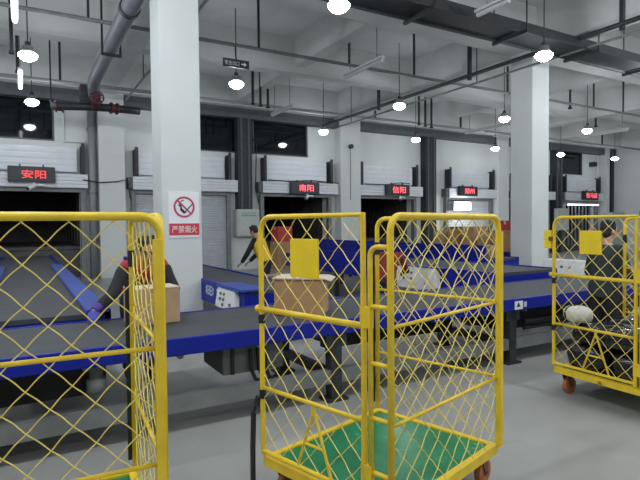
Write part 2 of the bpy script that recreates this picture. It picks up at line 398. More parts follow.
# no-smoking sign on the left column
t = thing('no_smoking_sign', 'white no smoking sign with red band reading 严禁烟火 on the left column', 'sign', (2.24, 8.19, 1.46))
b = MB(); b.box(1.995, 2.485, 8.186, 8.2, 1.42, 2.15); b.build('board', 'sign_white', t)
cx, cz, y = 2.24, 1.905, 8.184
def ring(b, cx, cz, y, r0, r1, n=40):
    for k in range(n):
        a0, a1 = 2*math.pi*k/n, 2*math.pi*(k+1)/n
        b.poly([(cx+r0*math.cos(a0), y, cz+r0*math.sin(a0)), (cx+r1*math.cos(a0), y, cz+r1*math.sin(a0)), (cx+r1*math.cos(a1), y, cz+r1*math.sin(a1)), (cx+r0*math.cos(a1), y, cz+r0*math.sin(a1))], (0, .002, 0))
b = MB()
def blob(pts): b.poly([(cx+p[0], 8.1825, cz+p[1]) for p in pts], (0, .0035, 0))
blob([(-.10,.03),(-.06,.0),(-.065,-.05),(-.03,-.085),(.0,-.11),(.02,-.085),(-.005,-.05),(-.03,-.03),(-.045,.02),(-.02,.045),(-.06,.05)])   # hand
blob([(-.055,.075),(-.02,.10),(.0,.095),(-.015,.115),(-.05,.10)])                                       # flame tip
blob([(-.09,.06),(-.06,.09),(-.05,.06),(-.07,.045)])
blob([(.03,-.045),(.045,-.055),(.135,.04),(.125,.052)]); blob([(.0,-.085),(.02,-.10),(.04,-.06),(.03,-.045)])  # match and cigarette
b.build('pictogram', 'sign_black', t)
b = MB(); ring(b, cx, cz, 8.181, .137, .168)
b.obox((cx, 8.180, cz), (1,0,-1), (0,1,0), (1,0,1), .15, .0015, .013); b.build('prohibition_ring', 'sign_ring', t)
b = MB(); b.box(2.0, 2.48, 8.180, 8.186, 1.46, 1.645); b.build('red_band', 'sign_red', t)
text_mesh('lettering', '严禁烟火', 'sign_white', t, (2.24, 8.1795, 1.553), .40, .115)

# ------------------------------------------------------------------ ceiling services
def pipe_thing(name, lab, cat, pts, r, m, hangers=(), group=None, hr=.018, hm='dark_steel'):
    t = thing(name, lab, cat, pts[0], group=group)
    b = MB(); b.tube(pts, r, 10); b.build('pipe', m, t, smooth=True)
    for h in hangers:
        x, y, z = h[:3]; top = h[3] if len(h) > 3 else CZ
        b = MB(); b.box(x-hr, x+hr, y-hr, y+hr, z, top); b.build('hanger', hm, t)
    return t
pipe_thing('sprinkler_pipe', 'thin sprinkler pipe along the ceiling in front of the second beam', 'pipe', [(-8.8, 10.92, 5.6), (29.8, 10.92, 5.6)], .04, 'grey_steel',
           [(x, 10.92, 5.6) for x in (-1.7, 1.2, 4.75, 7.2, 9.3, 13, 17.4, 19.2, 22)], 'ceiling pipes', .022)
pipe_thing('sprinkler_pipe', 'thin sprinkler pipe along the ceiling in front of the dock wall beam', 'pipe', [(-8.8, 15.85, 5.58), (29.8, 15.85, 5.58)], .05, 'pipe_grey',
           [(x, 15.85, 5.58) for x in (-2, 1, 7.2, 11.6, 16, 21.5, 26)], 'ceiling pipes', .03)
pipe_thing('sprinkler_pipe', 'dark sprinkler pipe running from the dock wall over the right column', 'pipe', [(10.32, -7.5, 5.5), (10.32, 17.3, 5.5)], .05, 'dark_steel',
           [(10.32, y, 5.38) for y in (5.9, 9.9, 13.9)], 'ceiling pipes', .04)
pipe_thing('sprinkler_pipe', 'thinner grey pipe running beside the dark pipe over the right column', 'pipe', [(10.62, -7.5, 5.36), (10.62, 17.3, 5.36)], .028, 'grey_steel', [(10.62, y, 5.36) for y in (1, 9.93, 16)], 'ceiling pipes', .01)
pipe_thing('sprinkler_pipe', 'thin pale pipe under the ceiling beside the beam at the left column', 'pipe', [(2.95, -7.5, 5.62), (2.95, 17.3, 5.62)], .032, 'pipe_grey', [(2.95, y, 5.62) for y in (3, 7, 11, 14.6)], 'ceiling pipes', .012)
# large duct pipe ending in red valves
t = thing('fire_main', 'large grey fire main pipe with red valve flanges above the left dock wall', 'pipe', (1.75, 14, 5.3))
b = MB(); b.tube([(1.72, -7.5, 5.42), (1.72, 14.6, 5.42), (1.74, 15.0, 5.36), (1.78, 15.2, 5.1)], .155, 18); b.build('pipe', 'duct_grey', t, smooth=True)
for y in (2, 8.2, 11.7):
    b = MB(); b.box(1.52, 1.56, y-.02, y+.02, 5.2, 5.95); b.box(1.88, 1.92, y-.02, y+.02, 5.2, 5.55); b.box(1.52, 1.92, y-.03, y+.03, 5.2, 5.25); b.box(1.52, 1.56, y-.02, y+.02, 5.95, CZ); b.build('hanger', 'black_rubber', t)
b = MB(); b.tube([(1.72, 9.5, 5.42), (1.72, 9.62, 5.42)], .18, 18); b.build('coupling', 'dark_steel', t)
for c_, ax in (((1.80, 15.0, 5.05), (0,-.3,1)), ((1.80, 15.25, 4.95), (1,0,.1)), ((.95, 15.6, 4.85), (1,0,0)), ((2.3, 15.4, 4.90), (1,.2,0))):
    b = MB(); c_ = Vector(c_); d = Vector(ax).normalized()
    b.tube([c_-d*.10, c_-d*.06, c_-d*.059, c_+d*.059, c_+d*.06, c_+d*.10], [.16, .16, .12, .12, .16, .16], 16); b.build('valve_flange', 'valve_red', t)
b = MB(); b.tube([(.75, 15.6, 4.85), (1.6, 15.4, 4.88), (2.2, 15.4, 4.90), (3.0, 15.5, 4.92)], .11, 14); b.build('branch_pipe', 'dark_steel', t, smooth=True)
b = MB(); b.tube([(1.8, 14.9, 5.0), (1.8, 14.75, 5.0)], .02, 8)
for k in range(24):
    a0, a1 = 2*math.pi*k/24, 2*math.pi*(k+1)/24
    b.tube([(1.8+.15*math.cos(a0), 14.72, 5.0+.15*math.sin(a0)), (1.8+.15*math.cos(a1), 14.72, 5.0+.15*math.sin(a1))], .022, 6)
for a0 in (0, 2.1, 4.2): b.tube([(1.8, 14.72, 5.0), (1.8+.15*math.cos(a0), 14.72, 5.0+.15*math.sin(a0))], .014, 6)
b.build('handwheel', 'valve_red', t)
b = MB(); b.box(1.45, 1.75, 15.3, 15.7, 4.95, 5.45); b.build('flow_switch', 'dark_steel', t)
b = MB(); b.tube([(.75, 15.6, 4.85), (.75, 15.6, CZ)], .02, 6); b.build('hanger', 'dark_steel', t)
# cable tray
t = thing('cable_tray', 'long dark cable tray hanging across the ceiling in front of the right column', 'cable tray', (9, 7, 5.4))
b = MB(); b.box(-8.8, 29.8, 6.80, 6.84, 5.33, 5.52); b.build('side_rail', 'dark_steel', t)
b = MB(); b.box(-8.8, 29.8, 7.46, 7.50, 5.33, 5.52); b.build('side_rail', 'dark_steel', t)
b = MB(); b.box(-8.8, 29.8, 6.84, 7.46, 5.37, 5.385); b.build('tray_pan', 'dark_steel', t)
for k in range(4): b = MB(); b.tube([(-8.7, 6.93+.13*k, 5.42), (29.7, 6.93+.13*k, 5.42)], .03, 6); b.build('power_cable', 'black_rubber', t)
for k in range(11):
    x = -3.2+k*2.35
    b = MB(); b.box(x, x+.06, 6.72, 7.58, 5.29, 5.35); b.box(x+.02, x+.04, 6.74, 6.76, 5.35, CZ); b.box(x+.02, x+.04, 7.54, 7.56, 5.35, CZ); b.build('hanger_frame', 'dark_steel', t)
# loose dark hangers left from other services
for x, y, z0, z1, lab in ((-.15, 9.0, 5.7, CZ, 'upper left'), (-.1, 12.5, 5.2, 6.2, 'lower left'), (.0, 13.6, 5.1, 6.0, 'behind the second one on the left'), (6.3, 15.0, 5.35, 6.3, 'left of three above the 南阳 window'), (6.6, 15.1, 5.35, 6.35, 'middle of three above the 南阳 window'), (6.9, 15.2, 5.35, 6.45, 'right of three above the 南阳 window'),
                         (13.0, 15.0, 5.3, 6.1, 'left of three behind the dark pipe'), (13.4, 15.1, 5.3, 6.15, 'middle of three behind the dark pipe'), (13.8, 15.2, 5.3, 6.2, 'right of three behind the dark pipe'), (16.2, 11.0, 5.45, 6.3, 'right of the right column'), (19.9, 12.4, 5.4, 6.5, 'far right of the right column')):
    b = MB(); b.box(x-.035, x+.035, y-.02, y+.02, z0, CZ); b.box(x-.05, x+.05, y-.05, y+.05, z0, z0+.05)
    tag(b.build('hanger_rod', 'black_rubber'), 'dark vertical hanger strut under the ceiling, '+lab, 'strut', 'loose hanger struts')
# fluorescent battens
def batten(x, y0, y1, z, lit, lab):
    t = thing('fluorescent_batten', lab, 'lamp', (x, (y0+y1)/2, z), group='fluorescent battens')
    b = MB(); b.box(x-.05, x+.05, y0, y1, z+.04, z+.09); b.build('housing', 'tube_dead', t)
    b = MB(); b.tube([(x, y0+.03, z), (x, y1-.03, z)], .04, 10); b.build('tube', 'tube_light' if lit else 'tube_dead', t)
    for y in (y0+.25, y1-.25):
        b = MB(); b.box(x-.008, x+.008, y-.008, y+.008, z+.09, CZ); b.build('suspension', 'grey_steel', t)
batten(-.02, 8.6, 9.95, 5.0, True, 'lit fluorescent batten at the top left edge of the view')
batten(.05, 13.05, 14.6, 5.0, True, 'second lit fluorescent batten at the left, deeper in the room')
batten(7.12, 9.4, 11.0, 5.3, False, 'unlit white batten under the ceiling right of the exit sign')
batten(7.1, 5.9, 6.65, 5.3, False, 'unlit white batten in front of the cable tray')
batten(7.4, 14.4, 16.0, 5.3, False, 'unlit white batten close to the 南阳 window')
batten(15.9, 13.0, 15.5, 5.3, False, 'unlit white batten just right of the right column')
batten(20.6, 11.5, 13.6, 5.2, False, 'unlit white batten at the far right near the side wall')
# high bay lamps
lamp0 = None
def lamp(x, y, lab, z=5.0):
    global lamp0
    if lamp0 is None:
        t = thing('high_bay_lamp', lab, 'lamp', (x, y, z), group='high bay lamps')
        b = MB(); b.lathe([(.05, .16), (.10, .15), (.11, .06), (.125, .05), (.13, .02)], (x, y, z)); b.build('housing', 'lamp_housing', t, smooth=True)
        b = MB(); b.lathe([(.03, -.135), (.08, -.125), (.13, -.095), (.165, -.05), (.172, -.02), (.155, .0), (.125, .018)], (x, y, z)); b.build('diffuser', 'lamp_light', t, smooth=True)
        b = MB(); b.tube([(x, y, z+.16), (x, y, CZ)], .012, 6); b.build('suspension_rod', 'dark_steel', t)
        b = MB(); b.lathe([(.03, .15), (.05, .17), (.05, .23), (.02, .25)], (x, y, z), 12); b.build('driver_box', 'dark_steel', t)
        lamp0 = t
    else:
        t = copy_tree(lamp0); t.location = (x, y, z); t['label'] = lab
lamp(.18, 11.68, 'glowing high bay lamp above and in front of the 安阳 sign, upper of the left pair')
lamp(.31, 15.93, 'glowing high bay lamp close to the left window, lower of the left pair')
lamp(4.5, 11.7, 'glowing high bay lamp just below the hanging exit sign')
lamp(4.3, 6.8, 'glowing high bay lamp cut by the top edge of the view')
lamp(9.4, 11.68, 'glowing high bay lamp right beside the dark ceiling pipe')
lamp(9.55, 16.2, 'glowing high bay lamp over the pilaster between the 南阳 and 信阳 docks')
lamp(9.19, 6.82, 'glowing high bay lamp at the top of the right column')
lamp(13.6, 11.55, 'glowing high bay lamp immediately left of the right column, upper one')
lamp(18.1, 11.6, 'glowing high bay lamp right of the right column, highest there')
lamp(23.2, 16.25, 'glowing high bay lamp in front of the small far window')
lamp(18.6, 16.3, 'glowing high bay lamp immediately left of the right column, lower one')
lamp(27.3, 15.95, 'glowing high bay lamp furthest right, near the room corner')
lamp(13.7, 16.0, 'glowing high bay lamp in front of the dark riser by the 信阳 dock')
lamp(4.55, 16.1, 'glowing high bay lamp hidden behind the left column')
# the same lamps over the part of the hall behind and beside the viewer
def hidden_lamp(x, y, e=230.):
    l = bpy.data.lights.new('ceiling_lamp_light', 'POINT'); l.shadow_soft_size = .15; l.energy = e; l.color = (.9, .96, 1.)
    o = bpy.data.objects.new('ceiling_lamp_light', l); col.objects.link(o); o.location = (x, y, 5.0)
for x, y in ((-.2, 6.8), (-4.6, 6.8), (-4.6, 11.7), (-4.4, 2.2), (0., 2.2), (4.5, 2.2), (9.1, 2.2), (13.6, 2.2), (13.6, 6.8), (18.1, 6.8), (18.1, 2.2), (22.6, 6.8), (0., -2.5), (4.5, -2.5), (9.1, -2.5)):
    hidden_lamp(x, y)
# hanging exit sign
t = thing('exit_sign', 'dark hanging exit sign with pale characters and arrow under the ceiling pipe', 'sign', (4.14, 10.9, 5.1))
b = MB(); b.box(3.86, 4.46, 10.80, 10.83, 5.07, 5.25); b.build('panel', 'exit_dark', t)
text_mesh('lettering', '安全出口', 'control_white', t, (4.06, 10.798, 5.16), .33, .10)
b = MB(); b.poly([(4.28, 10.797, 5.175), (4.34, 10.797, 5.175), (4.34, 10.797, 5.205), (4.40, 10.797, 5.16), (4.34, 10.797, 5.115), (4.34, 10.797, 5.145), (4.28, 10.797, 5.145)], (0, .003, 0)); b.build('arrow', 'control_white', t)
b = MB(); b.tube([(4.16, 10.815, 5.25), (4.16, 10.86, 5.56)], .018, 8); b.build('hanging_rod', 'dark_steel', t)

# ------------------------------------------------------------------ conveyors
# the cross conveyor in the foreground
cv = thing('belt_conveyor', 'long blue framed belt conveyor crossing behind the trolleys', 'conveyor', (2.4, 4.55, 0))
X0, X1, Y0, Y1, ZT = -7.5, 8.6, 3.93, 5.17, .74
b = MB(); b.box(X0, X1, Y0+.06, Y1-.06, ZT-.035, ZT-.004); b.build('belt', 'belt_rubber', cv)
b = MB(); b.box(X0, X1, Y0+.12, Y1-.12, ZT-.13, ZT-.10); b.build('return_belt', 'black_rubber', cv)
b = MB(); b.box(X0, X1, Y0, Y0+.06, ZT-.13, ZT); b.build('side_frame', 'blue_paint', cv, bevel=.006)
b = MB(); b.box(X0, X1, Y1-.06, Y1, ZT-.13, ZT); b.build('side_frame', 'blue_paint', cv, bevel=.006)
for x in (-6.98, -4.62, -2.26, -.40, 2.45, 4.81, 7.17):
    for y in (Y0+.03, Y1-.14):
        b = MB(); b.box(x-.055, x+.055, y, y+.11, .02, ZT-.13); b.obox((x, y+.055, ZT-.19), (1,0,0), (0,1,0), (0,0,1), .11, .055, .06)
        lg = b.build('leg', 'dark_steel', cv)
        b = MB(); b.box(x-.11, x+.11, y-.03, y+.14, 0, .02); b.build('foot_plate', 'dark_steel', lg)
for y in (Y0+.04,):
    b = MB(); b.box(X0, X1, y, y+.09, .16, .28); b.build('floor_rail', 'grey_steel', cv)
for x in (-6.98, -4.62, -2.26, -.40, 2.45, 4.81, 7.17):
    for z0, z1 in ((.18, .26), (.5, .56)):
        b = MB(); b.box(x-.04, x+.04, Y0+.14, Y1-.14, z0, z1); b.build('cross_member', 'dark_steel', cv)
for k in range(24):
    b = MB(); b.tube([(X0+.4+k*.68, Y0+.12, ZT-.16), (X0+.4+k*.68, Y1-.12, ZT-.16)], .028, 8); b.build('return_roller', 'grey_steel', cv)
b = MB(); b.box(1.42, 1.98, 4.10, 4.62, .35, .61); mo = b.build('drive_box', 'motor_grey', cv, bevel=.008)
b = MB(); b.box(1.49, 1.52, 4.088, 4.10, .35, .61); b.build('edge_strip', 'black_rubber', mo)
b = MB(); b.box(1.5, 1.85, 4.2, 4.5, .60, ZT-.13); b.build('hanger', 'dark_steel', mo)
for k, dx in enumerate((0, .07, .13)):
    b = MB(); b.tube([(1.66+dx, 4.08, .55), (1.66+dx, 4.06, .38), (1.69+dx, 4.05, .30), (1.77+dx*1.2, 4.06, .25), (1.95+dx, 4.12, .29)], .016, 6); b.build('cable', 'black_rubber', cv)
# drive gear under the left half
b = MB(); b.tube([(-1.2, 4.2, .5), (-1.2, 4.9, .5)], .12, 16); b.build('drive_drum', 'dark_steel', cv, smooth=True)
b = MB(); b.tube([(.46, 4.2, .62), (.46, 4.2, .46), (.46, 4.2, .455), (.46, 4.2, .36)], [.05, .05, .07, .07], 14); b.build('geared_motor', 'pipe_grey', cv, smooth=True)
b = MB(); b.box(-3.2, .55, 4.35, 5.0, .30, .60); b.build('dark_box', 'black_rubber', cv)  # plain black boxes fill the space under the belt, here and below
b = MB(); b.box(2.9, 4.4, 4.5, 4.95, .34, .60); b.build('dark_box', 'black_rubber', cv)
b = MB(); b.box(5.0, 8.2, 4.3, 4.95, .30, .60); b.build('dark_box', 'black_rubber', cv)
b = MB(); b.tube([(5.1, 4.05, .44), (6.4, 4.05, .44)], .035, 8); b.build('pneumatic_hose', 'black_rubber', cv); b = MB(); b.tube([(5.1, 4.05, .36), (6.4, 4.05, .36)], .02, 8); b.build('pneumatic_hose', 'black_rubber', cv)
b = MB(); b.box(4.80, 4.935, Y0-.004, Y0, ZT-.12, ZT-.025); st = b.build('warning_label', 'sign_white', cv)
b = MB(); b.poly([(4.83, Y0-.006, ZT-.09), (4.89, Y0-.006, ZT-.09), (4.86, Y0-.006, ZT-.035)], (0, .002, 0)); b.build('triangle_mark', 'exit_dark', st)
b = MB(); b.box(4.955, 5.0, Y0-.004, Y0, ZT-.10, ZT-.04); b.build('small_label', 'lettering_white', cv)

def feeder(x0, x1, y0, y1, zt, lab, guards=(), box=None, side_z=.2, name='belt_conveyor', legs=4):
    t = thing(name, lab, 'conveyor', ((x0+x1)/2, (y0+y1)/2, 0), group='feeder conveyors from the docks')
    b = MB(); b.box(x0+.05, x1-.05, y0+.02, y1, zt-.05, zt-.005); b.build('belt', 'belt_rubber', t)
    for x in (x0, x1-.06):
        b = MB(); b.box(x, x+.06, y0, y1, zt-side_z, zt+.012); b.build('side_frame', 'blue_paint', t, bevel=.006)
    b = MB(); b.box(x0+.06, x1-.06, y0, y0+.05, zt-side_z, zt-.055); b.build('end_cap', 'blue_paint', t)
    for k in range(legs):
        y = y0+.5+(y1-y0-1)*k/(legs-1)
        for x in (x0+.02, x1-.10):
            b = MB(); b.box(x, x+.08, y, y+.08, 0, zt-side_z); b.build('leg', 'dark_steel', t)
    b = MB(); b.box(x0+.1, x1-.1, y0+.1, y1-.1, zt-side_z-.02, zt-side_z+.02); b.build('underside_pan', 'black_rubber', t)
    for (gx0, gx1, gy0, gy1, z0, z1, m) in guards:
        b = MB(); b.box(gx0, gx1, gy0, gy1, z0, z1); b.build('side_guard', m, t, bevel=.006)
    if box:
        bx0, bx1, by0, by1, z0, z1 = box
        b = MB(); b.poly([(bx0-.05, by0+.08, z0), (bx0-.05, by1, z0), (bx0, by1, z1), (bx0, by0+.18, z1)], (bx1-bx0, 0, 0)); cb = b.build('control_box', 'control_white', t, bevel=.008)
        for yy, zz in ((.62, .72), (.62, .45), (.78, .72), (.78, .45), (.62, .2), (.3, .3)):
            yb = by0+(by1-by0)*yy; zb = z0+(z1-z0)*zz; xb = bx0-.05*(1-zz)
            b = MB(); b.tube([(xb+.01, yb, zb), (xb-.022, yb, zb)], .022, 10); b.build('button', 'grey_steel', cb)
        b = MB(); b.box(bx0-.01, bx1, by0, by1+.05, z1, z1+.02); b.build('hood', 'blue_guard', cb)
    return t
# T1 under the left sign
feeder(-.52, .72, 5.25, 16.8, .79, 'blue sided belt conveyor leading into the dock under the 安阳 sign',
       [(.50, .72, 5.25, 12.2, .79, .825, 'blue_guard'), (.66, .72, 5.25, 12.2, .55, .80, 'blue_guard'), (-.52, -.30, 5.25, 12.2, .79, .825, 'blue_guard')])
# C2
c2 = feeder(2.5, 3.48, 6.3, 15.6, .74, 'blue belt conveyor with grey switch box just right of the left column', box=(2.44, 2.52, 6.35, 7.2, .45, .725), side_z=.33,
       guards=[(2.44, 2.80, 6.26, 7.25, .735, .765, 'blue_guard')])
b = MB()
y = 7.95; w = .38; b = MB()
for y0, y1, z0, z1 in ((y-w, y-w+.07, .53, .68), (y-.07, y, .53, .68), (y-w, y, .53, .555), (y-w, y, .655, .68), (y-w, y, .595, .615), (y-.22, y-.16, .53, .68)): b.box(2.494, 2.5, y0, y1, z0, z1)
b.build('lettering', 'lettering_white', c2)
for z in (.55, .62): b = MB(); b.box(2.494, 2.5, 7.32, 7.42, z, z+.045); b.build('lettering', 'lettering_white', c2)
b = MB(); b.tube([(3.0, 6.305, .59), (3.0, 6.27, .59)], .05, 14); b.build('shaft_bearing', 'dark_steel', c2)
# C3
feeder(6.0, 7.5, 5.3, 12.2, .86, 'blue belt conveyor with white button panel behind the middle trolley', [(6.0, 6.05, 8.0, 11.4, .86, 1.02, 'blue_paint'), (7.45, 7.5, 8.8, 12.0, .86, 1.12, 'blue_paint')],
       box=(5.9, 6.0, 6.25, 7.45, .48, .86), side_z=.32)
# C4
feeder(8.7, 9.8, 7.9, 16.2, .82, 'blue belt conveyor with tall blue side guard in front of the row of brown cartons', [(8.7, 8.75, 7.9, 15.8, .82, 1.12, 'blue_paint')], side_z=.3)
t = thing('control_console', 'white slanted control console on legs behind the right trolley', 'control panel', (8.35, 5.7, 0))
b = MB(); b.poly([(8.18, 5.38, .52), (8.18, 6.15, .52), (8.28, 6.15, .94), (8.28, 5.38, .94)], (.22, 0, 0)); cb = b.build('body', 'control_white', t, bevel=.01)
for yy, zz in ((5.6, .82), (5.75, .82), (5.9, .82), (5.7, .66)): b = MB(); xb = 8.18+(zz-.52)*.24; b.tube([(xb+.01, yy, zz), (xb-.02, yy, zz)], .022, 10); b.build('button', 'motor_grey', cb)
for yy in (5.45, 6.03): b = MB(); b.box(8.27, 8.33, yy, yy+.06, 0, .52); b.build('leg', 'dark_steel', t)
# C5 with boxes
feeder(10.8, 11.9, 9.1, 16.2, .85, 'blue belt conveyor carrying a row of cartons beyond the middle trolley', [], side_z=.3)

def carton(x, y, z, w, d, h, rz, lab, m='cardboard', group=None, cat='box'):
    t = thing('carton', lab, cat, (x, y, z), rz, group)
    o = ORG[t.name]; ORG[t.name] = Vector()
    b = MB(); b.box(-w/2, w/2, -d/2, d/2, 0, h); b.build('box', m, t, bevel=.006)
    b = MB(); b.box(-w/2-.002, w/2+.002, -.03, .03, h-.10, h+.002); b.build('tape', 'tape', t)
    return t, h
tc, h = carton(2.37, 4.47, .74, .47, .36, .345, R(-40), 'brown carton with pale top on the belt behind the gate of the middle trolley')
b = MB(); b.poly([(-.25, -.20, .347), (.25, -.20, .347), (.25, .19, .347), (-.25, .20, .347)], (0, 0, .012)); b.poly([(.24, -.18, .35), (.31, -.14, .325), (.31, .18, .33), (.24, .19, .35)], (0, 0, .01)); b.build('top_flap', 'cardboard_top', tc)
tc, h = carton(1.0, 4.78, .74, .42, .30, .31, R(4), 'pale brown carton pushed along the belt by the person in red', 'cardboard_pale')
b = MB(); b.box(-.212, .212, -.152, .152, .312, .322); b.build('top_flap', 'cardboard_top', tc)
b = MB(); b.box(.02, .12, -.153, -.149, .10, .16); b.build('printed_mark', 'cardboard', tc)
cl = ['nearest, right end', 'second from right', 'third from right, tall', 'fourth from right', 'far left end']
for i, (y, w, h, m) in enumerate(((9.45, .6, .56, 'cardboard'), (10.05, .5, .48, 'cardboard_pale'), (10.65, .5, .66, 'cardboard'), (11.2, .45, .60, 'cardboard'), (11.8, .55, .55, 'cardboard_pale'))):
    carton(11.3, y, .85, .62, w-.06, h, R(random.uniform(-5, 5)), 'brown carton in the row on the far conveyor, '+cl[i], m, 'cartons on the far conveyor')
carton(9.2, 8.3, .815, .30, .30, .28, R(20), 'small pale carton on the conveyor just left of the right column', 'cardboard_pale')
t, h = carton(11.3, 9.40, 1.41, .5, .3, .26, R(8), 'red carton on top of the nearest brown one, beside the right column', 'red_box')
# cartons waiting in the dock under the second sign
for i, (x, y, z, w, h, m, lab) in enumerate(((8.3, 17.2, 0, .7, 1.0, 'cardboard', 'big dark brown carton at the foot of the 南阳 dock opening'), (8.3, 17.2, 1.0, .6, .55, 'red_box', 'dark red carton topmost of the stack in the 南阳 dock opening'), (4.6, 9.3, 0, .9, .62, 'cardboard_pale', 'low pale carton beside the worker in the yellow vest'))):
    carton(x, y, z, w, .5, h, R(6), lab, m)

# ------------------------------------------------------------------ cage trolleys
W, D, ZM, ZL, ZTOP, G = 1.087, .924, 1.126, .667, 1.640, .16
def arc(c, a, bvec, r, n=7):       # quarter arc from c+a*r to c+b*r
    c, a, bvec = Vector(c), Vector(a), Vector(bvec)
    return [c+a*r*math.cos(math.pi/2*k/n)+bvec*r*math.sin(math.pi/2*k/n) for k in range(n+1)]
def frame_path(P, L, z0, z1, ra, rb):
    """P(s,z)->point. Up at s=0, across the top, down at s=L; corner radii ra (at 0), rb (at L)."""
    up = Vector((0,0,1)); S = (Vector(P(1, 0))-Vector(P(0, 0))).normalized()
    pts = [Vector(P(0, z0))]
    pts += arc(P(ra, z1-ra), -S, up, ra) if ra > .02 else [Vector(P(0, z1))]
    pts += arc(P(L-rb, z1-rb), up, S, rb) if rb > .02 else [Vector(P(L, z1))]
    pts.append(Vector(P(L, z0)))
    return pts
def wire_net(P, Nrm, L, z0, z1, cell=.150, r=.0026, ra=0., rb=0.):
    b = MB(); Nrm = Vector(Nrm); H = z1-z0; h = cell/2
    def inside(s, z):
        if s < .003 or s > L-.003 or z < .001 or z > H-.003: return False
        if ra and s < ra and z > H-ra and (s-ra)**2+(z-H+ra)**2 > (ra-.002)**2: return False
        if rb and s > L-rb and z > H-rb and (s-L+rb)**2+(z-H+rb)**2 > (rb-.002)**2: return False
        return True
    for sg in (1, -1):
        k0 = int(-(H+L)/cell)-2; k1 = int((H+L)/cell)+3
        for k in range(k0, k1):
            off = k*cell; run = []
            n = int((L+H)/h*8)+8
            zstart = -cell
            for i in range(int((H+2*cell)/h*8)+1):
                u = i*h/8                      # advance; crossing every h
                z = u+zstart; s = off+(u if sg > 0 else -u)+(0 if sg > 0 else H)
                # waviness of a woven wire: little steps near crossings
                ph = 2*math.pi*u/h
                wv = .0015*math.sin(ph)
                s2, z2 = s+wv*sg*.7, z-wv*.7
                if inside(s2, z2):
                    run.append(Vector(P(s2, z2+z0))+Nrm*(.0028*math.cos(math.pi*u/h+(0 if sg > 0 else math.pi))))
                else:
                    if len(run) > 1: b.tube(run, r, 5)
                    run = []
            if len(run) > 1: b.tube(run, r, 5)
    return b

